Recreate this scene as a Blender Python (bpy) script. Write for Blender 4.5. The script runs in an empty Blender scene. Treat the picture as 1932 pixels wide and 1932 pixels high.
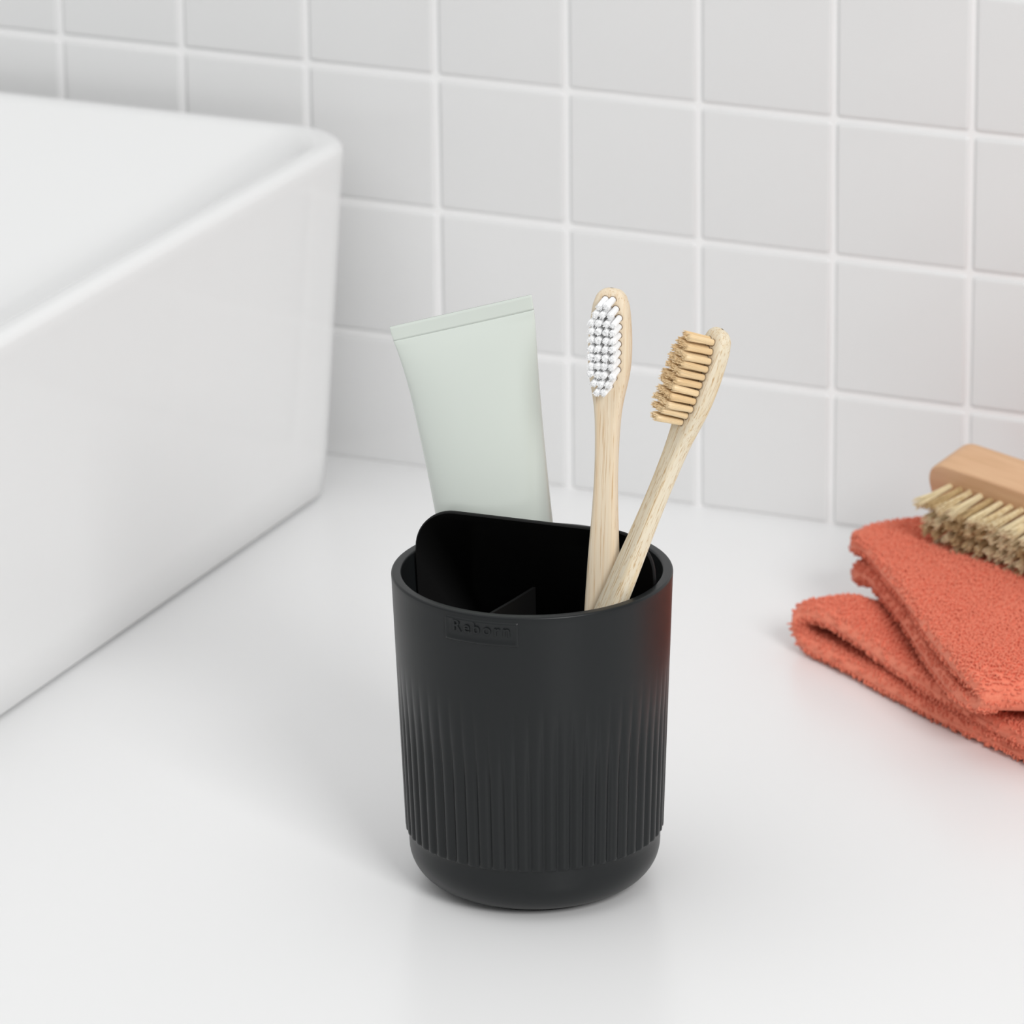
import bpy, math, random
import numpy as np
from mathutils import Vector, Matrix, noise

random.seed(7); rng = np.random.default_rng(7)
S = 0.05                       # one wall tile (with its joint) is 5 cm; lengths below are in tiles
scn = bpy.context.scene
COL = scn.collection
R = math.radians

# ------------------------------------------------------------------ camera
F, YAW, PITCH, ROLL = 10611.19, -0.427235, 0.338145, -0.0115379
CAM = Vector((19.383621, -34.781161, 13.204237))
fw = Vector((math.sin(YAW)*math.cos(PITCH), math.cos(YAW)*math.cos(PITCH), -math.sin(PITCH)))
r0 = Vector((math.cos(YAW), -math.sin(YAW), 0)); u0 = r0.cross(fw)
rt = r0*math.cos(ROLL) + u0*math.sin(ROLL)
up = -r0*math.sin(ROLL) + u0*math.cos(ROLL)

def ray(x, y): return (fw*F + rt*(x-966) + up*(966-y)).normalized()
def on_plane(x, y, p, n):
    d = ray(x, y); n = Vector(n); return CAM + d*((Vector(p)-CAM).dot(n)/d.dot(n))
def at_z(x, y, z): return on_plane(x, y, (0, 0, z), (0, 0, 1))
def at_y(x, y, Y): return on_plane(x, y, (0, Y, 0), (0, 1, 0))

cd = bpy.data.cameras.new('camera'); cam = bpy.data.objects.new('camera', cd); COL.objects.link(cam)
M = Matrix((rt, up, -fw)).transposed().to_4x4(); M.translation = CAM*S
cam.matrix_world = M
cd.sensor_width = 36; cd.sensor_fit = 'HORIZONTAL'; cd.lens = F/1932*36
cd.clip_start = 0.05; cd.clip_end = 50
cd.dof.use_dof = True
cd.dof.aperture_fstop = 22
cd.dof.focus_distance = (Vector((6.64, -6.75, 2.0))-CAM).dot(fw)*S
scn.camera = cam

# ------------------------------------------------------------------ materials
def mat(name, col=(.8, .8, .8), rough=.5, spec=.5, **kw):
    m = bpy.data.materials.new(name); m.use_nodes = True
    b = m.node_tree.nodes['Principled BSDF']
    b.inputs['Base Color'].default_value = (*col, 1); b.inputs['Roughness'].default_value = rough
    b.inputs['Specular IOR Level'].default_value = spec
    for k, v in kw.items(): b.inputs[k.replace('_', ' ')].default_value = v
    return m, m.node_tree, b
def node(nt, t, **kw):
    n = nt.nodes.new(t)
    for k, v in kw.items():
        if k in n.inputs: n.inputs[k].default_value = v
        else: setattr(n, k, v)
    return n
def bump(nt, b, h, strength=.2, dist=.001):
    bp = node(nt, 'ShaderNodeBump'); bp.inputs['Strength'].default_value = strength; bp.inputs['Distance'].default_value = dist
    nt.links.new(h, bp.inputs['Height']); nt.links.new(bp.outputs[0], b.inputs['Normal'])
def ramp(nt, fac, stops):
    r = node(nt, 'ShaderNodeValToRGB'); nt.links.new(fac, r.inputs[0])
    e = r.color_ramp.elements
    while len(e) < len(stops): e.new(.5)
    for i, (p, c) in enumerate(stops): e[i].position = p; e[i].color = (*c, 1)
    return r.outputs[0]
def coords(nt, scale=(1, 1, 1), kind='Object'):
    tc = node(nt, 'ShaderNodeTexCoord'); mp = node(nt, 'ShaderNodeMapping')
    mp.inputs['Scale'].default_value = scale
    nt.links.new(tc.outputs[kind], mp.inputs[0]); return mp.outputs[0]
def tex(nt, co, scale, detail=2, rough=.5, dist=0):
    n = node(nt, 'ShaderNodeTexNoise'); n.inputs['Scale'].default_value = scale; n.inputs['Detail'].default_value = detail
    n.inputs['Roughness'].default_value = rough; n.inputs['Distortion'].default_value = dist
    nt.links.new(co, n.inputs['Vector']); return n.outputs['Fac']

m_tile, nt, b = mat('glazed_tile', (.765, .768, .768), .16, .5)
bump(nt, b, tex(nt, coords(nt), 35, 1), .12, .0006)
m_grout, nt, b = mat('white_grout', (.90, .90, .90), .8, .2)
bump(nt, b, tex(nt, coords(nt), 900, 2), .3, .0003)
m_counter, nt, b = mat('white_solid_surface', (.85, .853, .855), .28, .4)
m_ceramic, nt, b = mat('white_ceramic_glaze', (.825, .83, .83), .07, .5)

m_cup, nt, b = mat('anthracite_plastic', (.0122, .0138, .0146), .36, .27)
c = coords(nt); bump(nt, b, tex(nt, c, 2500, 2), .05, .0001)
m_cup_in, nt, b = mat('black_plastic', (.006, .006, .0062), .6, .2)
bump(nt, b, tex(nt, coords(nt), 2500, 2), .05, .0001)

m_tube, nt, b = mat('pale_green_tube', (.655, .705, .655), .22, .5)
bump(nt, b, tex(nt, coords(nt), 60, 2), .08, .0008)
m_cap, _, _ = mat('white_cap', (.8, .8, .8), .35)

def bamboo(name, light, mid, dark, node_mark=False):
    m, nt, b = mat(name, mid, .55, .3)
    co = coords(nt, (1, 1, .018))
    n1 = tex(nt, co, 2600, 3, .6)
    n2 = tex(nt, coords(nt, (1, 1, .012)), 800, 4, .65, .1)
    c1 = ramp(nt, n2, [(.3, light), (.5, mid), (.72, dark)])
    fl = ramp(nt, n1, [(.0, (1, 1, 1)), (.585, (1, 1, 1)), (.68, (.72, .57, .41))])
    mx = node(nt, 'ShaderNodeMix', data_type='RGBA', blend_type='MULTIPLY'); mx.inputs[0].default_value = 1
    nt.links.new(c1, mx.inputs[6]); nt.links.new(fl, mx.inputs[7]); out = mx.outputs[2]
    if node_mark:
        # short dark vessel flecks on the end grain, as wear of the bamboo itself
        n3 = tex(nt, coords(nt, (1, 1, .10)), 2600, 2, .6)
        f3 = ramp(nt, n3, [(.0, (1, 1, 1)), (.58, (1, 1, 1)), (.66, (.70, .52, .33))])
        m2 = node(nt, 'ShaderNodeMix', data_type='RGBA', blend_type='MULTIPLY'); m2.inputs[0].default_value = .75
        nt.links.new(out, m2.inputs[6]); nt.links.new(f3, m2.inputs[7]); out = m2.outputs[2]
    nt.links.new(out, b.inputs['Base Color']); bump(nt, b, n1, .25, .0002)
    return m
m_bam1 = bamboo('bamboo_smooth', (.84, .735, .57), (.80, .675, .505), (.75, .58, .385))
m_bam2 = bamboo('bamboo_flecked', (.82, .74, .59), (.77, .68, .52), (.74, .59, .37), True)
m_beech, nt, b = mat('beech_wood', (.72, .44, .26), .5, .35)
n = tex(nt, coords(nt, (.06, 1, 1)), 500, 3, .6, .2)
nt.links.new(ramp(nt, n, [(.25, (.75, .49, .29)), (.5, (.70, .43, .25)), (.8, (.62, .37, .20))]), b.inputs['Base Color'])
m_hole, _, _ = mat('tuft_hole', (.20, .13, .075), .8, .1)

m_nylon, _, _ = mat('white_nylon', (.95, .955, .96), .6, .25)
m_tan, nt, b = mat('tan_nylon', (.84, .64, .38), .4, .5)
oi = node(nt, 'ShaderNodeObjectInfo')
nt.links.new(ramp(nt, oi.outputs['Random'], [(0, (.80, .58, .32)), (1, (.88, .69, .43))]), b.inputs['Base Color'])
m_fibre, nt, b = mat('plant_fibre', (.56, .43, .24), .6, .3)
oi = node(nt, 'ShaderNodeObjectInfo')
n = tex(nt, coords(nt), 900, 2)
ad = node(nt, 'ShaderNodeMath', operation='ADD'); nt.links.new(oi.outputs['Random'], ad.inputs[0]); nt.links.new(n, ad.inputs[1])
nt.links.new(ramp(nt, ad.outputs[0], [(.3, (.43, .29, .13)), (.8, (.66, .50, .27)), (1.4, (.80, .68, .44))]), b.inputs['Base Color'])

m_terry, nt, b = mat('coral_terry', (.80, .24, .15), .9, .1)
n = tex(nt, coords(nt), 1400, 2, .6)
nt.links.new(ramp(nt, n, [(.3, (.76, .20, .125)), (.7, (.86, .28, .18))]), b.inputs['Base Color'])
b.inputs['Sheen Weight'].default_value = .25; b.inputs['Sheen Roughness'].default_value = .5
b.inputs['Sheen Tint'].default_value = (1, .6, .5, 1)

# ------------------------------------------------------------------ mesh helpers
def mesh_obj(name, V, Fc, m, parent=None, smooth=True, mats=None, mi=None):
    me = bpy.data.meshes.new(name)
    me.from_pydata([tuple(Vector(v)*S) for v in V] if not isinstance(V, np.ndarray) else (V*S).tolist(), [], Fc)
    me.update()
    for mm in (mats or [m]): me.materials.append(mm)
    if mi is not None: me.polygons.foreach_set('material_index', mi)
    if smooth: me.polygons.foreach_set('use_smooth', [True]*len(me.polygons))
    o = bpy.data.objects.new(name, me); COL.objects.link(o)
    if parent: o.parent = parent
    return o
def tag(o, label=None, cat=None, group=None, kind=None):
    for k, v in (('label', label), ('category', cat), ('group', group), ('kind', kind)):
        if v: o[k] = v
    return o
def empty(name, loc=(0, 0, 0), rot=None):
    o = bpy.data.objects.new(name, None); o.empty_display_size = .01; COL.objects.link(o)
    m = (rot.to_4x4() if rot else Matrix.Identity(4)); m.translation = Vector(loc)*S; o.matrix_world = m
    return o
def grid_faces(nu, nv, cu=False, cv=False, off=0):
    f = []
    for i in range(nu if cu else nu-1):
        i2 = (i+1) % nu
        for j in range(nv if cv else nv-1):
            j2 = (j+1) % nv
            f.append((off+i*nv+j, off+i2*nv+j, off+i2*nv+j2, off+i*nv+j2))
    return f
def lathe(name, prof, n, m, parent=None, rad=None, close_b=True, close_t=True):
    """prof: (r, z) list; rad(theta, r, z) may modulate the radius"""
    V = []
    for r, z in prof:
        for k in range(n):
            a = 2*math.pi*k/n; q = rad(a, r, z) if rad else r
            V.append((q*math.cos(a), q*math.sin(a), z))
    Fc = []
    for i in range(len(prof)-1):
        for k in range(n):
            k2 = (k+1) % n; Fc.append((i*n+k, i*n+k2, (i+1)*n+k2, (i+1)*n+k))
    if close_b: Fc.append(tuple(reversed(range(n))))
    if close_t: Fc.append(tuple((len(prof)-1)*n+k for k in range(n)))
    return mesh_obj(name, V, Fc, m, parent)
def sstep(a, b, x):
    t = min(1, max(0, (x-a)/(b-a))); return t*t*(3-2*t)
def interp(xs, ys, x): return float(np.interp(x, xs, ys))

# ------------------------------------------------------------------ setting: tiled wall
def tiled_wall():
    gx = {0: 0, 1: .99, 2: 1.99, 3: 3.005, 4: 4.01, 5: 5.01, 6: 6.01, 7: 7.01}
    zr = .98274
    xs = [gx.get(i, i) for i in range(-11, 19)]
    zs = [.006] + [zr*k for k in range(1, 9)]
    g, bev, dep = .020, .030, .022
    V, Fc, mi = [], [], []
    def addq(q, k):
        o = len(V); V.extend(q); Fc.append((o, o+1, o+2, o+3)); mi.append(k)
    # grout bed, a hollow joint a little behind the glaze
    x0, x1, z0, z1 = xs[0], xs[-1], -.6, zs[-1]
    addq([(x0, 0.0, z0), (x1, 0.0, z0), (x1, 0.0, z1), (x0, 0.0, z1)], 1)
    addq([(x1, .3, z0), (x0, .3, z0), (x0, .3, z1), (x1, .3, z1)], 1)
    for a, c2 in (((x0, z0), (x0, z1)), ((x1, z1), (x1, z0)), ((x0, z1), (x1, z1)), ((x1, z0), (x0, z0))):
        addq([(a[0], 0, a[1]), (c2[0], 0, c2[1]), (c2[0], .3, c2[1]), (a[0], .3, a[1])], 1)
    ns = 4
    for i in range(len(xs)-1):
        for j in range(len(zs)-1):
            a0, a1 = xs[i]+g, xs[i+1]-g; b0, b1 = zs[j]+(g if j else .012), zs[j+1]-g
            tx, tz = rng.normal(0, .0022, 2)
            rings = []
            for k in range(ns+1):
                t = k/ns*math.pi/2
                ins = bev*(1-math.cos(t)); y = -dep*math.sin(t)
                pts = []
                cr = .028
                for cx, cz, s0 in ((a1-cr, b1-cr, 0), (a0+cr, b1-cr, 1), (a0+cr, b0+cr, 2), (a1-cr, b0+cr, 3)):
                    for q in range(4):
                        an = (s0+q/3)*math.pi/2; rr = max(cr-ins, .002)
                        sx = -1 if cx < (a0+a1)/2 else 1; sz = -1 if cz < (b0+b1)/2 else 1
                        ex = max(0, ins-cr+.002)
                        X = cx - sx*ex + rr*math.cos(an); Z = cz - sz*ex + rr*math.sin(an)
                        Y = y + (tx*(X-(a0+a1)/2) + tz*(Z-(b0+b1)/2))*(1 if k else 0)
                        pts.append((X, Y, Z))
                rings.append(pts)
            o = len(V); n = 16
            for rg in rings: V.extend(rg)
            for k in range(ns):
                for q in range(n):
                    q2 = (q+1) % n; Fc.append((o+k*n+q, o+(k+1)*n+q, o+(k+1)*n+q2, o+k*n+q2)); mi.append(0)
            Fc.append(tuple(o+ns*n+q for q in reversed(range(n)))); mi.append(0)
    w = mesh_obj('wall_back', V, Fc, None, mats=[m_tile, m_grout], mi=mi)
    tag(w, 'white glazed square tiled wall with white joints', kind='structure')
    return w
tiled_wall()

# ------------------------------------------------------------------ countertop
def rounded_slab(name, x0, x1, y0, y1, z0, z1, e, m):
    V = []; n = 5
    prof = [(0, z0)] + [(0, z1-e)] + [(e*(1-math.cos(t)), z1-e+e*math.sin(t)) for t in [math.pi/2*k/n for k in range(1, n+1)]]
    for ins, z in prof:
        V += [(x0+ins, y0+ins, z), (x1-ins, y0+ins, z), (x1-ins, y1, z), (x0+ins, y1, z)]
    k = len(prof); Fc = grid_faces(k, 4, False, True)
    Fc = [tuple(reversed(f)) for f in Fc]
    Fc.append((3, 2, 1, 0)); Fc.append(tuple((k-1)*4+i for i in range(4)))
    return mesh_obj(name, V, Fc, m, smooth=False)
ct = rounded_slab('countertop', -10.9, 18.9, -14.5, -.001, -.8, 0, .06, m_counter)
tag(ct, 'smooth white countertop running along the tiled wall', 'countertop')

# ------------------------------------------------------------------ washbasin
def superloop(x0, x1, y0, y1, r, n=10):
    pts = []
    for cx, cy, s0 in ((x1-r, y1-r, 0), (x0+r, y1-r, 1), (x0+r, y0+r, 2), (x1-r, y0+r, 3)):
        for q in range(n+1):
            a = (s0+q/n)*math.pi/2
            pts.append((cx+r*math.cos(a), cy+r*math.sin(a)))
    return pts
def basin():
    X0, X1, Y0, Y1, H = -6.6, 2.60, -8.9, -.255, 2.585
    rings = []    # (inset, z, corner radius)
    tw = .035/2.5
    def outer(z): return .02 + .115*(1-z/H)**1.0
    rings.append((.40, .018, .5)); rings.append((.26, .018, .55)); rings.append((.17, .022, .58)); rings.append((.142, .045, .6))
    for k in range(1, 9):
        z = .06+(H-.2)*k/8; rings.append((outer(z), z, .6-.12*k/8))
    rr = .085; sl = R(44)
    for k in range(1, 9):        # outer roll of the rim, up to its crest
        a = math.pi/2*k/8; rings.append((.02+rr*(1-math.cos(a)), H-rr+rr*math.sin(a), .48))
    ins, z = .02+rr+.03, H; rings.append((ins, z, .47))
    ri_ = .16
    for k in range(1, 9):        # inner roll down to the sloping bowl
        a = sl*k/8; rings.append((ins+ri_*math.sin(a), z-ri_*(1-math.cos(a)), .47+.03*k/8))
    ins, z = ins+ri_*math.sin(sl), z-ri_*(1-math.cos(sl))
    for k in range(1, 11):
        L_ = 1.30*k/10; rings.append((ins+L_, z-L_*math.tan(sl), .50+.75*k/10))
    ins, z = ins+1.30, z-1.30*math.tan(sl); rf = 1.2
    for k in range(1, 9):
        a = sl*(1-k/8); rings.append((ins+rf*(math.sin(sl)-math.sin(a)), z-rf*(math.cos(a)-math.cos(sl)), 1.25))
    ins, z = rings[-1][0], rings[-1][1]
    rings.append((ins+.6, z-.01, .8)); rings.append((4.1, z-.02, .1))
    V = []; n = 0
    for ins, z, cr in rings:
        p = superloop(X0+ins, X1-ins, Y0+ins, Y1-ins*.9, cr); n = len(p)
        V += [(x, y, z) for x, y in p]
    k = len(rings); Fc = grid_faces(k, n, False, True)
    Fc = [tuple(reversed(f)) for f in Fc]
    Fc.append(tuple(range(n)) ); Fc.append(tuple((k-1)*n+i for i in range(n)))
    Fc[-2] = tuple(reversed(Fc[-2]))
    o = mesh_obj('washbasin', V, Fc, m_ceramic)
    tag(o, 'large white rectangular countertop washbasin with rounded corners', 'washbasin')
    return o
basin()

# ------------------------------------------------------------------ tumbler
CX, CY, H = 6.6406, -6.5169, 1.9481
cup = empty('toothbrush_holder', (CX, CY, 0))
tag(cup, 'dark anthracite ribbed plastic tumbler with inner divider holding two toothbrushes', 'toothbrush holder')
ZR, RT, RR = .3401, .8313, .769
NR = 60
def body_r(z):     # straight tapered wall, outer face of the ribs
    return RR + (RT-.004-RR)*(z-ZR)/(H-ZR)
GD = .0195
def rad(a, r, z):
    if z <= ZR+1e-6 or r < .62: return r
    if z > 1.70: return r
    fade = 1-sstep(.75, 1.48, z)
    t = ((a+.03)*NR/(2*math.pi)) % 1.0*2-1
    g = abs(t)**2.2
    edge = sstep(ZR, ZR+.03, z)
    return r - GD*g*fade
rho = .235; RB = RR-.023
prof = [(.10, .030), (RB-rho-.045, .030), (RB-rho-.045, .003), (RB-rho-.035, .0), (RB-rho-.012, .0), (RB-rho+.0, .004), (RB-rho+.002, .022)]
prof = [(.10, .024), (.47, .024), (.475, .002), (.485, 0), (.525, 0), (.535, .002), (.54, .018)]
for k in range(1, 15):
    t = math.pi/2*k/14
    prof.append((RB-rho+rho*math.sin(t)+.002, .018+rho*(1-math.cos(t))))
prof = [p for p in prof if not (p[1] > .017 and p[0] < .54 and p[1] < .02 and p[0] != .54)]
prof.sort(key=lambda p: 0) 
prof += [(RB+.003, .30), (RB+.004, ZR-.008), (RB+.0065, ZR-.001)]
inner_ring = len(prof)
prof += [(RR-.001, ZR+.004), (RR+.0005, ZR+.016)]
for k in range(1, 34):
    z = ZR+.016 + (1.70-ZR-.016)*k/33; prof.append((body_r(z), z))
for z in (1.75, 1.80, 1.85, 1.90): prof.append((body_r(z), z))
tw = .062
cr = .014
ro = body_r(H)
for k in range(0, 7):
    t = math.pi/2*k/6; prof.append((ro-cr+cr*math.cos(t), H-cr+cr*math.sin(t)))
for k in range(0, 7):
    t = math.pi/2*k/6; prof.append((ro-tw+cr-cr*math.sin(t), H-cr+cr*math.cos(t)))
RI = ro-tw
def ri(z): return RI - .085*(H-z)/H - (.10*max(0, (.25-z)/.25)**2)
for z in (1.9, 1.6, 1.2, .8, .5, .25, .15, .09): prof.append((ri(z), z))
prof.append((.45, .075)); prof.append((.1, .07))
lathe('cup_body', prof, NR*12, m_cup, cup, rad)

# divider wall standing across the cup (parallel to the tiled wall) and short fin in front of it
DY, DT, DH = .035, .036, .283
def plate(name, outline, y0, y1, m, parent, e=.006):
    """outline in (x, z), extruded in y with small bevel"""
    n = len(outline); cx = sum(p[0] for p in outline)/n; cz = sum(p[1] for p in outline)/n
    V = []
    nrm = []
    for i in range(n):
        a = outline[i-1]; b2 = outline[(i+1) % n]; tx, tz = b2[0]-a[0], b2[1]-a[1]; L = math.hypot(tx, tz) or 1
        nrm.append((tz/L, -tx/L))
    sgn = 1 if sum(outline[i-1][0]*outline[i][1]-outline[i][0]*outline[i-1][1] for i in range(n)) > 0 else -1
    for y, ins in ((y0, e), (y0+e*.3, e*.3), (y0+e, 0), (y1-e, 0), (y1-e*.3, e*.3), (y1, e)):
        for i, (x, z) in enumerate(outline): V.append((x-sgn*nrm[i][0]*ins, y, z-sgn*nrm[i][1]*ins))
    Fc = grid_faces(6, n, False, True)
    if sgn > 0: Fc = [tuple(reversed(f)) for f in Fc]
    a = tuple(range(n)); b3 = tuple(5*n+i for i in range(n))
    Fc += [a, tuple(reversed(b3))] if sgn > 0 else [tuple(reversed(a)), b3]
    return mesh_obj(name, V, Fc, m, parent)
hw = lambda z: math.sqrt(max(.01, ri(z)**2-(DY+.05)**2))-.004
cr2 = .25; zt = H+DH; wT = hw(H)-.004
out = [(-hw(.12), .12), (hw(.12), .12)]
for z in (.4, .8, 1.2, 1.6, H-.02): out.append((hw(z), z))
for k in range(13):
    a = math.pi/2*k/12; out.append((wT-cr2+cr2*math.cos(a), zt-cr2+cr2*math.sin(a)))
for k in range(13):
    a = math.pi/2*(1+k/12); out.append((-wT+cr2+cr2*math.cos(a), zt-cr2+cr2*math.sin(a)))
for z in (H-.02, 1.6, 1.2, .8, .4): out.append((-hw(z), z))
dv = plate('divider', out, DY-DT/2+.01, DY+DT/2+.01, m_cup_in, cup, .009)
dv.rotation_euler = (0, 0, R(3)); dv['label'] = 'tall black divider wall with rounded top corners'
# fin: built in (y, z) then turned
fz = [(0, H-.125), (-.30, H-.10), (-.60, H-.07), (-.715, H-.06), (-.71, H-.5), (0, H-.5)]
V = []
for x in (-.0095, .0095):
    for (y, z) in fz: V.append((x+.0, DY-.006+y, z))
n6 = 6
Fc = [(0, 1, 2, 3, 4, 5), (11, 10, 9, 8, 7, 6)] + [(i, i+6, (i+1) % 6+6, (i+1) % 6) for i in range(6)]
mesh_obj('fin', V, Fc, m_cup_in, cup, smooth=False).rotation_euler = (0, 0, R(1))

# embossed name plate on the outside of the wall, below the rim
def plate_angle(px):  # angle around the cup for an image column, measured on the near side
    return math.asin(max(-1, min(1, (px-1004.5)/267.5)))
base_dir = math.atan2(-rt.x*0+(CAM.y-CY), CAM.x-CX)      # direction from the cup to the camera
def wrap(s, z, off):  # s = image-right angle, z height, off outward
    a = base_dir + s; r_ = body_r(z)+off
    return (r_*math.cos(a), r_*math.sin(a), z)
s0, s1 = plate_angle(841), plate_angle(978)
z1p, z0p = H-.035, H-.183
NU, NV = 36, 8
V, rows = [], []
def pl_off(i, j):
    d = min(i, NU-i)*(s1-s0)*.83/NU; e = min(j, NV-j)*(z1p-z0p)/NV
    return .0
e_ = .006
us = [0, .012, .03, .05] + list(np.linspace(.08, .92, 26)) + [.95, .97, .988, 1]
vs = [0, .05, .10, .16, .35, .6, .84, .90, .95, 1]
def ph(t, a, b_, c_):
    d = min(t, 1-t)
    return float(np.interp(d, [0, a, b_, c_], [0, .0085, .0085, .0045]))
for uu in us:
    for vv in vs:
        h1 = ph(uu, .012, .03, .05); h2 = ph(vv, .05, .10, .16)
        h = min(h1, h2) if min(h1, h2) < .0045 else (max(h1, h2) if (min(uu, 1-uu) < .05 or min(vv, 1-vv) < .16) else .0045)
        V.append(wrap(s0+(s1-s0)*uu, z0p+(z1p-z0p)*vv, h-.0005))
Fc = grid_faces(len(us), len(vs))
lp = mesh_obj('name_plate', V, Fc, m_cup, cup)
# letters, bent round the wall
def letters(txt, size, u0_, z0_, depth, weight=0):
    cu = bpy.data.curves.new('txt', 'FONT'); cu.body = txt; cu.size = size; cu.extrude = depth/2; cu.bevel_depth = depth*.35
    cu.bevel_resolution = 1; cu.resolution_u = 6; cu.offset = weight; cu.space_character = 1.30
    to = bpy.data.objects.new('txt', cu); COL.objects.link(to)
    bpy.context.view_layer.update()
    me = bpy.data.meshes.new_from_object(to.evaluated_get(bpy.context.evaluated_depsgraph_get()))
    bpy.data.objects.remove(to)
    V = [wrap(s0 + (u0_+v.co.x)/.83, z0_+v.co.y, .0045+depth*.6+v.co.z) for v in me.vertices]
    Fc = [tuple(p.vertices) for p in me.polygons]
    return V, Fc
V, Fc = letters('Reborn', .096, .055, z0p+.066, .0045)
mesh_obj('embossed_lettering', V, Fc, m_cup, cup, smooth=False)

# ------------------------------------------------------------------ toothpaste tube
def tube():
    nrm = Vector((.26, -.966, 0)).normalized()
    P0 = Vector((CX-.36, CY+.30, 0))
    secs = [  # left px, right px (x, y), thickness in tiles
        ((735, 617), (1003, 556), .022), ((738.5, 630), (1005, 569.5), .024), ((742.5, 643), (1007.5, 584), .028),
        ((752, 668), (1010, 606), .10), ((764, 704), (1012.5, 648), .17), ((777, 752), (1016, 705), .235),
        ((792, 820), (1022, 780), .30), ((808, 893), (1030, 865), .36), ((823, 972), (1040, 962), .40),
        ((838, 1050), (1050, 1050), .43), ((862, 1180), (1064, 1190), .47), ((885, 1300), (1076, 1310), .50), ((903, 1395), (1083, 1405), .52)]
    cen = [(on_plane(a[0], a[1], P0, nrm)+on_plane(b_[0], b_[1], P0, nrm))/2 for a, b_, t in secs]
    hwv = [(on_plane(b_[0], b_[1], P0, nrm)-on_plane(a[0], a[1], P0, nrm))/2 for a, b_, t in secs]
    hv = [s[2]/2 for s in secs]
    # dense resample
    tt = np.arange(len(secs)); td = np.concatenate([np.linspace(0, 2, 7), np.linspace(2.1, len(secs)-1, 60)])
    C_ = np.array([[np.interp(t, tt, [c_[k] for c_ in cen]) for k in range(3)] for t in td])
    W_ = np.array([[np.interp(t, tt, [c_[k] for c_ in hwv]) for k in range(3)] for t in td])
    T_ = np.array([np.interp(t, tt, hv) for t in td])
    ker = np.array([1, 4, 6, 4, 1])/16
    def sm(a):
        a = a.copy()
        for _ in range(5):
            b_ = a.copy(); b_[9:-2] = sum(ker[k]*a[9+k-2:len(a)-2+k-2] for k in range(5)); a = b_
        return a
    W_ = np.array([sm(W_[:, k]) for k in range(3)]).T; C_ = np.array([sm(C_[:, k]) for k in range(3)]).T; T_[7:] = sm(T_)[7:]
    n = 72; V = []
    nn = np.array(nrm)
    for i in range(len(td)):
        ex = float(np.interp(td[i], [0, 2, 2.6, 5, 12], [.35, .35, .8, .95, 1.0]))
        w = W_[i]; th = T_[i]
        for k in range(n):
            a = 2*math.pi*k/n; ca, sa = math.cos(a), math.sin(a)
            X = math.copysign(abs(ca)**ex if ex > .5 else abs(ca)**.5, ca); Y = math.copysign(abs(sa)**ex, sa)
            V.append(C_[i]+w*X+nn*th*Y)
    V = np.array(V)
    if V[:, 2].min() < 0: pass
    org = Vector((float(C_[-1][0]), float(C_[-1][1]), float(C_[-1][2])))
    axis = (Vector(C_[-1])-Vector(C_[-12])).normalized()
    root = empty('toothpaste_tube', org)
    tag(root, 'pale sage green squeeze tube with crimped end standing behind the divider', 'tube')
    off = np.array(org)
    N = len(td)
    Vb = V-off; Fc = [tuple(reversed(f)) for f in grid_faces(N, n, False, True)]
    Fc.append(tuple((N-1)*n+k for k in reversed(range(n))))
    # split: crimped seal is a part of its own (rows 0..6)
    kc = 6
    body = mesh_obj('tube_body', Vb[kc*n:], grid_faces(N-kc, n, False, True)+[tuple(range(n))]+[tuple((N-kc-1)*n+k for k in reversed(range(n)))], m_tube, root)
    cv = Vb[:(kc+1)*n].copy()
    # fine horizontal press lines on the seal
    seal = mesh_obj('crimped_seal', cv, grid_faces(kc+1, n, False, True)+[tuple(range(n)), tuple(kc*n+k for k in reversed(range(n)))], m_tube, root)
    # cap below, resting on the cup floor
    q = axis.to_track_quat('Z', 'Y').to_matrix()
    L = max(.08, (float(org.z)-.13)/abs(axis.z))
    n2 = 48; prof = [(.16, 0), (.185, .01), (.19, L*.5), (.19, L-.04), (.175, L)]
    Vc = []
    for r_, z in prof:
        for k in range(n2):
            a = 2*math.pi*k/n2; Vc.append(q @ Vector((r_*math.cos(a), r_*math.sin(a), z)))
    Fc = grid_faces(len(prof), n2, False, True)+[tuple(range(n2)), tuple((len(prof)-1)*n2+k for k in range(n2))]
    mesh_obj('screw_cap', Vc, Fc, m_cap, root)
tube()

# ------------------------------------------------------------------ toothbrushes
def strand_bundle(rad_, length, nst, sr, flare=0., sides=5, jit=.04, ragged=.04, curl=0.):
    """a tuft along +Z: many thin strands"""
    V, Fc = [], []
    pts = [(0, 0)]
    k = 1
    while len(pts) < nst:
        m6 = 6*k
        for i in range(m6): pts.append((k*math.cos(2*math.pi*i/m6+k*.3), k*math.sin(2*math.pi*i/m6+k*.3)))
        k += 1
    pts = pts[:nst]; mx = max(math.hypot(*p) for p in pts) or 1
    for (x, y) in pts:
        x, y = x/mx*(rad_-sr), y/mx*(rad_-sr)
        L = length*(1+random.uniform(-ragged, ragged)); jx, jy = random.gauss(0, jit)*rad_, random.gauss(0, jit)*rad_
        o = len(V); segs = 4
        for s in range(segs+1):
            t = s/segs; fl = 1+flare*t*t
            cx, cy, z = x*fl+jx*t*t+curl*random.gauss(0, 1)*t*t*rad_, y*fl+jy*t*t, L*t
            rr = sr*(1 if s < segs else .55)
            for q in range(sides):
                a = 2*math.pi*q/sides; V.append((cx+rr*math.cos(a), cy+rr*math.sin(a), z))
        for s in range(segs):
            for q in range(sides):
                q2 = (q+1) % sides; Fc.append((o+s*sides+q, o+s*sides+q2, o+(s+1)*sides+q2, o+(s+1)*sides+q))
        Fc.append(tuple(o+segs*sides+q for q in range(sides)))
    return V, Fc

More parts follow.
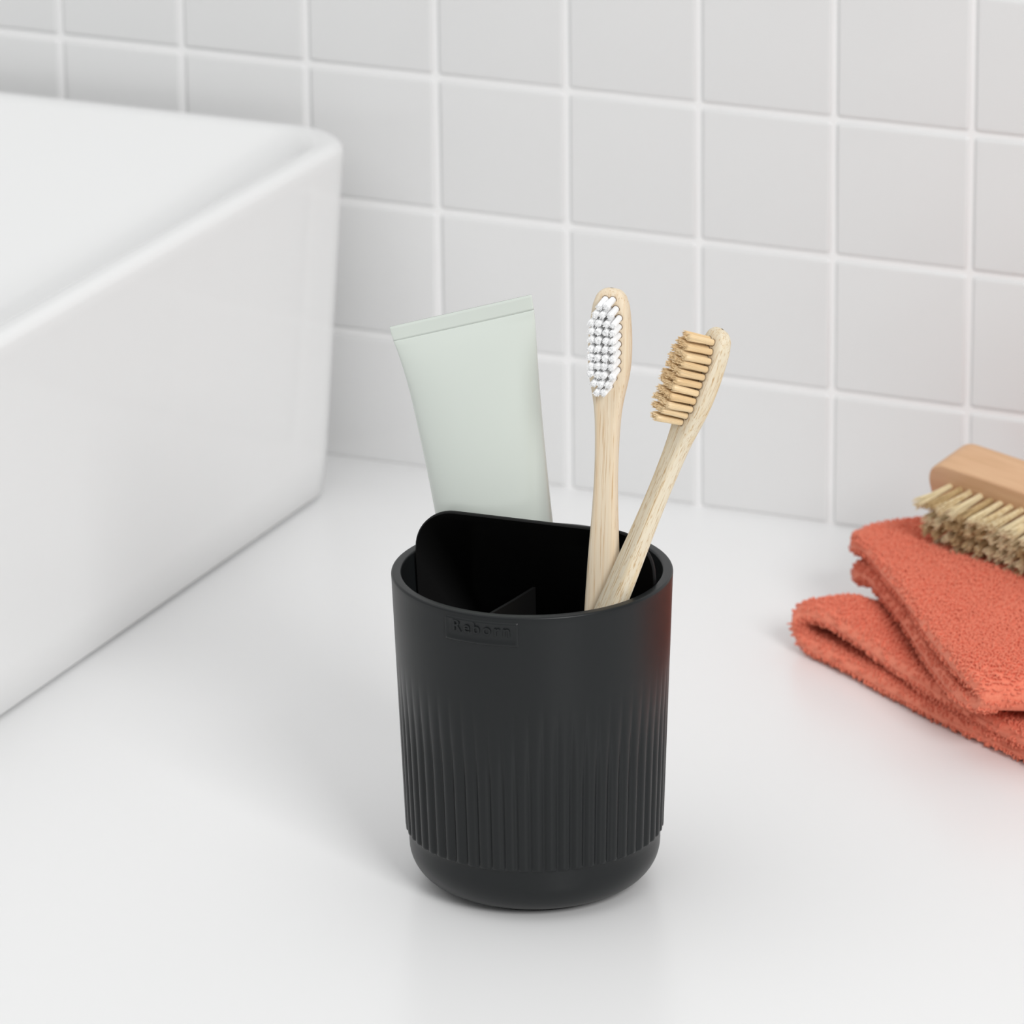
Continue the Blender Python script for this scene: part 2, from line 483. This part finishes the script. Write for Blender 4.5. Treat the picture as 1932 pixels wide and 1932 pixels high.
PXT = 314.
def brush(name, label, top, foot, nvec, m_wood, m_brs, wprof, length, tlen, group=None, bend=0., tuft_lean=0., first=18):
    """top, foot: world points (tiles); local frame: +Z towards the head tip, -Y = bristle side"""
    ax = (top-foot).normalized(); n_ = (nvec-ax*nvec.dot(ax)).normalized()
    xv = (-n_).cross(ax)            # local X = Y x Z
    rot = Matrix((xv, -n_, ax)).transposed()
    root = empty(name, foot, rot)
    tag(root, label, 'toothbrush')
    L = length
    ss = np.concatenate([.1*np.linspace(0, 1, 14)**2, np.linspace(.12, L-.1, 90), L-.1*(1-np.sin(np.linspace(0, math.pi/2, 10)))[1:]*1])
    n = 28; V = []
    def width(s):   # s from tip
        w = interp([p[0]/PXT for p in wprof], [p[1]/PXT for p in wprof], s)
        if L-s < .09: w *= math.sqrt(max(0., 1-((.09-(L-s))/.09)**2))*.999
        return max(w, .004)
    def thick(s):
        t = interp([0, .004, .012, .04, .12, .3, .75, 1.0, 1.6, 2.4, L], [.012, .035, .06, .088, .105, .112, .100, .098, .105, .115, .115], s)
        if L-s < .05: t *= math.sqrt(max(0., 1-((.05-(L-s))/.05)**2))
        return max(t, .003)
    def offy(s): return bend*(max(0., 1.25-s)/1.25)**2
    # smooth width sampling
    wv = np.array([width(s) for s in ss]); 
    wk = wv.copy()
    for _ in range(2): wk[16:-14] = (wk[15:-15]+2*wk[16:-14]+wk[17:-13])/4
    for i, s in enumerate(ss):
        w, t = wk[i]/2, thick(s)/2
        for k in range(n):
            a = 2*math.pi*k/n; ca, sa = math.cos(a), math.sin(a); e = .52
            X = w*math.copysign(abs(ca)**e, ca); Y = t*math.copysign(abs(sa)**(e*.9), sa)
            V.append((X, Y+offy(s), L-s))
    N = len(ss)
    Fc = [tuple(reversed(f)) for f in grid_faces(N, n, False, True)]
    Fc.append(tuple(range(n))); Fc.append(tuple((N-1)*n+k for k in reversed(range(n))))
    mesh_obj('handle', V, Fc, m_wood, root)
    # tufts
    rows = [2, 3, 4, 4, 4, 4, 4, 4, 4, 3, 2]
    variants = []
    for v in range(4):
        Vt, Ft = strand_bundle(.0190, tlen, 37, .0032, flare=.10, jit=.16, ragged=.05)
        o = len(Vt); nn = 14      # packed heart of the tuft
        for r_, z in ((.0165, 0), (.0172, tlen*.6), (.0178, tlen*.93), (.010, tlen*.965)):
            for k in range(nn): Vt.append((r_*math.cos(2*math.pi*k/nn), r_*math.sin(2*math.pi*k/nn), z))
        for q in range(3):
            for k in range(nn): Ft.append((o+q*nn+k, o+q*nn+(k+1) % nn, o+(q+1)*nn+(k+1) % nn, o+(q+1)*nn+k))
        Ft.append(tuple(o+3*nn+k for k in range(nn)))
        # dark rim of the drilled hole
        o = len(Vt); nn = 12
        for r_ in (.016, .0228):
            for k in range(nn): Vt.append((r_*math.cos(2*math.pi*k/nn), r_*math.sin(2*math.pi*k/nn), .0035))
        fs = len(Ft)
        for k in range(nn): Ft.append((o+k, o+nn+k, o+nn+(k+1) % nn, o+(k+1) % nn))
        me = bpy.data.meshes.new('bristle_tuft'); me.from_pydata([tuple(Vector(q)*S) for q in Vt], [], Ft)
        me.materials.append(m_brs); me.materials.append(m_hole)
        for p in me.polygons: p.use_smooth = True; p.material_index = 1 if p.index >= fs else 0
        variants.append(me)
    s_0 = first/PXT; ds = 15.9/PXT; dx = 13.9/PXT
    for i, c_ in enumerate(rows):
        for j in range(c_):
            s = s_0+i*ds; x = (j-(c_-1)/2)*dx+.004
            t_ = bpy.data.objects.new('bristle_tuft', random.choice(variants)); COL.objects.link(t_); t_.parent = root
            yb = -thick(s)/2+offy(s)+.0015
            mm = Matrix.Rotation(R(90)+random.gauss(0, .02)+tuft_lean, 4, 'X') @ Matrix.Rotation(random.uniform(0, 6.28), 4, 'Z')
            mm = Matrix.Rotation(random.gauss(0, .02), 4, 'Z') @ mm
            mm.translation = Vector((x, yb, L-s))*S
            t_.matrix_local = mm
    return root

wp = [(0, 6), (1, 20), (3, 32), (7, 43), (14, 54), (30, 66), (58, 74), (98, 80), (138, 80), (165, 73), (190, 62), (218, 50), (258, 43.5), (308, 40.5), (358, 41), (408, 45), (450, 50), (500, 56), (560, 61), (620, 65), (800, 68), (1120, 66)]
# brush with white bristles: leans back on the divider's top edge
A1 = at_y(1141, 985, CY+DY-DT/2+.01-.062)
dd = Vector((0, .10, 1.))
pn = Vector((1, 0, 0)).cross(dd)
T1 = on_plane(1154.5, 543, A1, pn)
def along(T, A, L): return T+(A-T).normalized()*L
L1 = 3.52
brush('toothbrush', 'bamboo toothbrush with white bristles facing forward', T1, along(T1, A1, L1), Vector((.05, -.998, 0)), m_bam1, m_nylon, wp, L1, .118, tuft_lean=R(13))
# brush with tan bristles: leans right on the divider's rounded corner
A2 = at_y(1207, 1015, CY-.115)
pn2 = Vector((1, 0, 0)).cross(Vector((0, .20, 1.)))
T2 = on_plane(1371, 623, A2, pn2)
L2 = 3.46
wp2 = [(a, w*.985) for a, w in wp]
n2v = (-.88*rt + .50*(-fw)).normalized()
brush('toothbrush', 'bamboo toothbrush with tan bristles seen from the side, leaning right', T2, along(T2, A2, L2), n2v, m_bam2, m_tan, wp2, L2, .185, bend=-.03, first=26)

# ------------------------------------------------------------------ washcloths
def cloth(name, label, O, eu, ev, path, vlen, T, seed, frame_rect, hfun, loops_keep, row=.030, skew=None, nv=150, ds=.022):
    """path: list of (u, z) mid-line control points of the folded sheet; extruded along ev"""
    P = np.array(path, float)
    # Catmull-Rom resample
    def cr(P, n):
        out = []
        Q = np.vstack([2*P[0]-P[1], P, 2*P[-1]-P[-2]])
        for i in range(1, len(Q)-2):
            for t in np.linspace(0, 1, n, endpoint=False):
                a, b_, c_, d = Q[i-1], Q[i], Q[i+1], Q[i+2]
                out.append(.5*((2*b_)+(-a+c_)*t+(2*a-5*b_+4*c_-d)*t*t+(-a+3*b_-3*c_+d)*t**3))
        out.append(P[-1]); return np.array(out)
    D = cr(P, 24); seg = np.r_[0, np.cumsum(np.linalg.norm(np.diff(D, axis=0), axis=1))]
    LU = seg[-1]; nu = int(LU/ds)
    su = np.linspace(0, LU, nu)
    # denser near the sheet's ends so the edge rounds properly
    su = np.unique(np.r_[su, np.linspace(0, T, 8), LU-np.linspace(0, T, 8)])
    nu = len(su)
    U = np.interp(su, seg, D[:, 0]); Z = np.interp(su, seg, D[:, 1])
    sv = np.unique(np.r_[np.linspace(0, vlen, nv), T*(1-np.cos(np.linspace(0, math.pi/2, 8))), vlen-T*(1-np.cos(np.linspace(0, math.pi/2, 8)))])
    nvv = len(sv)
    eu = np.array(eu); ev = np.array(ev); ez = np.array([0, 0, 1.]); O = np.array(O)
    Ug, Vg = np.meshgrid(U, sv, indexing='ij'); Zg, _ = np.meshgrid(Z, sv, indexing='ij')
    Sg, _ = np.meshgrid(su, sv, indexing='ij')
    Us, Vs, Zs = hfun(Ug, Vg, Zg, Sg, LU)
    Mid = O+Us[..., None]*eu+Vs[..., None]*ev+Zs[..., None]*ez
    dU = np.gradient(Mid, axis=0); dV = np.gradient(Mid, axis=1)
    Nn = np.cross(dU, dV); Nn /= np.linalg.norm(Nn, axis=2, keepdims=True)+1e-12
    # rounded edges
    eU = np.minimum(Sg, LU-Sg); eV = np.minimum(Vg, vlen-Vg); h = T/2
    def rnd(e): q = np.clip(1-e/h, 0, 1); return np.sqrt(1-q*q)
    H_ = h*np.maximum(rnd(eU)*rnd(eV), .0)
    # soft waviness of the pile, rows running along the fold
    ph_ = rng.normal(0, 1, (nu, 1))
    nz = np.zeros_like(H_)
    r2 = np.random.default_rng(seed)
    for _ in range(28):
        k = r2.normal(0, 1, 2); k = k/np.linalg.norm(k)*r2.uniform(3, 14); p = r2.uniform(0, 6.28)
        nz += np.cos(k[0]*Sg+k[1]*Vg+p)/math.sqrt(28)
    H_ = H_*(1+.10*nz) + 0*ph_
    top = Mid+Nn*H_[..., None]; bot = Mid-Nn*H_[..., None]
    V = np.concatenate([top.reshape(-1, 3), bot.reshape(-1, 3)])
    n1 = nu*nvv
    i, j = np.meshgrid(np.arange(nu-1), np.arange(nvv-1), indexing='ij'); a = (i*nvv+j).ravel()
    f1 = np.stack([a, a+nvv, a+nvv+1, a+1], 1); f2 = np.stack([a+1, a+nvv+1, a+nvv, a], 1)+n1
    bd = np.r_[np.arange(nvv), nvv*np.arange(1, nu)+nvv-1, (nu-1)*nvv+np.arange(nvv-2, -1, -1), nvv*np.arange(nu-2, 0, -1)]
    b2 = np.roll(bd, -1)
    f3 = np.stack([bd, b2, b2+n1, bd+n1], 1)
    Vs_, Fs_ = [V], [np.concatenate([f1, f2, f3])]
    off = len(V)
    # terry loops: small bent yarns standing on both faces, in rows
    def bil(G, fu, fv):
        iu = np.clip(fu.astype(int), 0, nu-2); iv = np.clip(fv.astype(int), 0, nvv-2); a = (fu-iu)[:, None]; b_ = (fv-iv)[:, None]
        return (G[iu, iv]*(1-a)*(1-b_)+G[iu+1, iv]*a*(1-b_)+G[iu, iv+1]*(1-a)*b_+G[iu+1, iv+1]*a*b_)
    ru = np.arange(.004, LU-.004, row); rv = np.arange(.004, vlen-.004, row*.80)
    A, B = np.meshgrid(ru, rv, indexing='ij'); A = A+(np.arange(len(rv)) % 2)[None, :]*row*.5
    for side, G in ((1, top), (-1, bot)):
        aa = (A+r2.normal(0, row*.16, A.shape)).ravel(); bb = (B+r2.normal(0, row*.16, B.shape)).ravel()
        ok = (aa > .003) & (aa < LU-.003) & (bb > .003) & (bb < vlen-.003); aa, bb = aa[ok], bb[ok]
        fu = np.interp(aa, su, np.arange(nu)); fv = np.interp(bb, sv, np.arange(nvv))
        pos = bil(G, fu, fv)
        du = bil(np.gradient(G, axis=0), fu, fv); dv_ = bil(np.gradient(G, axis=1), fu, fv)
        nr = np.cross(du, dv_)*side; nr /= np.linalg.norm(nr, axis=1, keepdims=True)+1e-9
        ok = loops_keep(pos, nr, aa, bb, side, LU); pos, nr, dv_ = pos[ok], nr[ok], dv_[ok]
        m_ = len(pos)
        dv_ = dv_/(np.linalg.norm(dv_, axis=1, keepdims=True)+1e-9)
        ang = r2.normal(0, .38, m_)[:, None]
        sd = np.cross(nr, dv_); tdir = dv_*np.cos(ang)+sd*np.sin(ang); sdir = np.cross(nr, tdir)
        hh = (row*.62*(1+r2.normal(0, .25, m_)))[:, None]; ww = (row*.36*(1+r2.normal(0, .15, m_)))[:, None]
        lean = r2.normal(0, .30, (m_, 1))*hh
        rr = row*.20
        arc = [(-1., -.25), (-.85, .55), (0., 1.), (.85, .55), (1., -.25)]
        rings = []
        for (x, z) in arc:
            c0 = pos+tdir*ww*x+nr*hh*z+sdir*lean*max(z, 0)
            # local frame of the tube
            tx, tz = {-1.: (0.25, 1), -.85: (.6, .8), 0.: (1, 0), .85: (.6, -.8), 1.: (.25, -1)}[x]
            on = nr*tx-tdir*tz; on /= np.linalg.norm(on, axis=1, keepdims=True)
            for q in range(4):
                an = math.pi/2*q+.785
                rings.append(c0+(on*math.cos(an)+sdir*math.sin(an))*rr)
        LV = np.stack(rings, 1).reshape(-1, 3)      # m x 20
        base = off+20*np.arange(m_)[:, None]
        fl = []
        for s in range(4):
            for q in range(4):
                q2 = (q+1) % 4; fl.append([s*4+q, s*4+q2, (s+1)*4+q2, (s+1)*4+q])
        fl = np.array(fl)
        Vs_.append(LV); Fs_.append((base[:, :, None]+fl[None]).reshape(-1, 4)); off += len(LV)
    V = np.concatenate(Vs_); Fq = np.concatenate(Fs_)
    o3 = np.array(O); V = (V-np.array([O[0], O[1], 0]))*S
    me = bpy.data.meshes.new(name); me.vertices.add(len(V)); me.vertices.foreach_set('co', V.ravel().astype(np.float32))
    me.loops.add(len(Fq)*4); me.loops.foreach_set('vertex_index', Fq.ravel().astype(np.int32))
    me.polygons.add(len(Fq)); me.polygons.foreach_set('loop_start', np.arange(0, len(Fq)*4, 4, dtype=np.int32))
    me.polygons.foreach_set('loop_total', np.full(len(Fq), 4, dtype=np.int32))
    me.update(calc_edges=True); me.materials.append(m_terry)
    me.polygons.foreach_set('use_smooth', np.ones(len(Fq), dtype=bool))
    ob = bpy.data.objects.new(name, me); ob.location = (O[0]*S, O[1]*S, 0); COL.objects.link(ob)
    tag(ob, label, 'washcloth')
    return ob

camdir = np.array(CAM)
def in_view(pos, mx=1990):
    d = pos-camdir; w = d@np.array(fw)
    return 966+F*(d@np.array(rt))/w < mx

# lower cloth: fold at the left, open side towards the viewer
T1c = .130
def h1f(U, Vv, Z, Sg, LU):
    k = np.clip(U/2.2, 0, 1)
    wav = .018*np.sin(2.3*U+1.1*Vv)+.012*np.sin(4.1*U-2*Vv+1)
    Z2 = Z*(1-.10*k) + np.where(Z > .2, wav, 0)
    vt = .49-.40*np.clip(U/1.5, 0, 1)      # pressed flat where the other cloth lies on it
    q = np.clip((Vv-vt+.15)/.28, 0, 1); q = q*q*(3-2*q)
    Z2 = np.where(Z2 > .1, .09+(Z2-.09)*(1-.45*q), Z2)
    U2 = U + .10*Vv*0 + .05*np.sin(1.7*Vv)
    V2 = Vv + .02*np.sin(3*U) + .03*np.where(Z > .2, 1, 0)*np.sin(1.6*U)
    return U2, V2, Z2
p1 = [(4.6, .082), (3.6, .082), (2.6, .082), (1.6, .082), (.8, .082), (.35, .086), (.15, .10), (.068, .155), (.072, .235), (.17, .295), (.36, .31), (.7, .285), (1.1, .258), (1.6, .245), (2.4, .24), (3.4, .24), (4.4, .24)]
e1 = (math.cos(R(-32.5)), math.sin(R(-32.5)), 0.); f1_ = (math.cos(R(52)), math.sin(R(52)), 0.)
cloth('washcloth', 'coral terry washcloth folded flat on the countertop, lowest of the two', (6.63, -2.42, 0), e1, f1_, p1, 2.3, T1c, 3, None, h1f,
      lambda p, n, a, b_, s, LU: in_view(p) & (p[:, 2] > .022) & ((b_ < 1.3) | (a < 0)) & ((n[:, 2] > -.35) | (b_ < .12) | (p[:, 2] < .30) & (b_ < .45)), row=.030)

# upper cloth: fold at the near nose, edges open on the left
def h2f(U, Vv, Z, Sg, LU):
    # U measured from the far end to the nose
    nose = np.clip((U-1.9)/1.1, 0, 1)
    Z2 = Z + .014 - .026*nose**2 + .02*np.sin(2.1*U+1.5*Vv)+.010*np.sin(5*U+3*Vv)
    V2 = Vv*(1+.0*U)
    U2 = U - .05*np.sin(1.5*Vv) - .0*Vv - .10*np.exp(-(Vv/.25)**2)*np.clip(1-U/.5, 0, 1)*0
    # the far corner droops a little and rounds off
    dro = np.exp(-(((U-0)/.45)**2+((Vv-0)/.7)**2))
    Z2 = Z2 - .07*dro
    # round the far left corner in plan
    U2 = U2 + .20*np.exp(-(Vv/.16)**2)*np.clip(1-U/.6, 0, 1)
    V2 = V2 + .10*np.exp(-((3.10-U)/.25)**2)*np.clip(1-Vv/.7, 0, 1)
    return U2, V2, Z2
p2 = [(.12, .36), (.38, .385), (.8, .42), (1.5, .42), (2.2, .41), (2.74, .392), (2.92, .412), (2.985, .458), (2.94, .515), (2.78, .555), (2.4, .58), (1.7, .588), (1.1, .58), (.6, .575), (.25, .575), (.02, .565)]
e2 = (math.cos(R(-54)), math.sin(R(-54)), 0.); f2_ = (math.cos(R(23)), math.sin(R(23)), 0.)
cloth('washcloth', 'coral terry washcloth folded on top of the other, brush resting on it', (6.66, -1.50, 0), e2, f2_, p2, 2.5, .130, 5, None, h2f,
      lambda p, n, a, b_, s, LU: in_view(p) & ((n[:, 2] > -.45) | (b_ < .15)), row=.030)

# ------------------------------------------------------------------ nail brush
def nailbrush():
    a = Vector((math.cos(R(-25)), math.sin(R(-25)), -.0)).normalized()
    e1 = Vector((math.sin(R(-25)), -math.cos(R(-25)), 0)).normalized()
    B = R(17)
    t = (e1*math.cos(B)+Vector((0, 0, -1))*math.sin(B)).normalized()   # bristle direction
    w = a.cross(t).normalized()
    if w.z < 0: w = -w
    # local frame: X = a, Y = w, Z = x cross y
    z_ = a.cross(w)
    s = 1 if z_.dot(t) > 0 else -1
    Lb, Wb, Tb, cr_ = 1.85, .60, .33, .20
    # corner of the bristle face, upper left
    Pf = at_z(1751, 908, 1.0)
    O = Pf + a*(Lb/2) - w*(.125) 
    rot = Matrix((a, w, z_)).transposed()
    root = empty('nail_brush', O, rot)
    tag(root, 'wooden scrubbing brush with stiff beige bristles lying on the coral washcloths', 'brush')
    # block: rounded plate, bristle face at z=0, back at z=-s*Tb
    loop = superloop(-Lb/2, Lb/2, -Wb/2, Wb/2, cr_, 12); n = len(loop)
    V = []; rings = []
    e = .018; ee = .05
    for k in range(5):
        q = math.pi/2*k/4; rings.append((e*(1-math.sin(q)), -e*(1-math.cos(q))*1 if False else -e*(1-math.cos(q))))
    rings = [(e*(1-math.sin(math.pi/2*k/4)), e*(1-math.cos(math.pi/2*k/4))) for k in range(5)]
    rings += [(ee*(1-math.cos(math.pi/2*k/6)), Tb-ee+ee*math.sin(math.pi/2*k/6)) for k in range(7)]
    for ins, z in rings:
        for x, y in superloop(-Lb/2+ins, Lb/2-ins, -Wb/2+ins, Wb/2-ins, cr_-ins*.8, 12): V.append((x, y, -s*z))
    k = len(rings); Fc = grid_faces(k, n, False, True)
    if s < 0: Fc = [tuple(reversed(f)) for f in Fc]
    Fc = [tuple(reversed(f)) for f in Fc] if s > 0 and False else Fc
    Fc.append(tuple(range(n)) if s > 0 else tuple(reversed(range(n)))); Fc.append(tuple((k-1)*n+i for i in range(n)))
    blk = mesh_obj('wooden_block', V, Fc, m_beech, root)
    vs_ = []
    for v in range(6):
        Vt, Ft = strand_bundle(.024, .30, 26, .0058, flare=1.0, jit=.35, ragged=.06, sides=4)
        me = bpy.data.meshes.new('bristle_tuft'); me.from_pydata([tuple(Vector(q)*S) for q in Vt], [], Ft)
        me.materials.append(m_fibre)
        for p in me.polygons: p.use_smooth = True
        vs_.append(me)
    nr, dxy = 5, .094
    for r_ in range(nr):
        y = Wb/2-.150-r_*.098
        nc = 18 if r_ % 2 == 0 else 17
        for c_ in range(nc):
            x = -Lb/2+.215+c_*dxy+(0 if r_ % 2 == 0 else dxy/2)
            if abs(x) > Lb/2-.08: continue
            t_ = bpy.data.objects.new('bristle_tuft', random.choice(vs_)); COL.objects.link(t_); t_.parent = root
            # tufts splay outwards from the middle
            ax = Vector((x/Lb*.25+random.gauss(0, .025), y/Wb*.22+random.gauss(0, .025), s)).normalized()
            mm = ax.to_track_quat('Z', 'Y').to_matrix().to_4x4() @ Matrix.Rotation(random.uniform(0, 6.28), 4, 'Z')
            mm.translation = Vector((x, y, -s*.004))*S
            t_.matrix_local = mm
nailbrush()

# ------------------------------------------------------------------ light
wd = bpy.data.worlds.new('studio'); scn.world = wd; wd.use_nodes = True
bg = wd.node_tree.nodes['Background']; bg.inputs[0].default_value = (.995, 1, 1, 1); bg.inputs[1].default_value = .43
def area(name, loc, target, size, power, col=(1, 1, 1), sy=None):
    l = bpy.data.lights.new(name, 'AREA'); l.shape = 'RECTANGLE'; l.size = size; l.size_y = sy or size; l.energy = power; l.color = col
    o = bpy.data.objects.new(name, l); COL.objects.link(o); o.location = Vector(loc)*S
    o.rotation_euler = (Vector(target)-Vector(loc)).to_track_quat('-Z', 'Y').to_euler(); return o
rgt = Vector((rt.x, rt.y, 0)).normalized(); bck = Vector((-fw.x, -fw.y, 0)).normalized()
cc = Vector((CX, CY, 0))
kp = cc + rgt*16 + bck*34 + Vector((0, 0, 26))
area('key_lamp', kp, (CX, CY, 0), .72, 28.0, (1, .993, .985))
area('overhead_softbox', (-4, -10, 36), (1, -5, 0), 3.0, 18.0, (1, .998, .995))

# ------------------------------------------------------------------ view
vs = scn.view_settings; vs.view_transform = 'Standard'; vs.look = 'None'; vs.gamma = 1; vs.use_curve_mapping = False
vs.exposure = 0
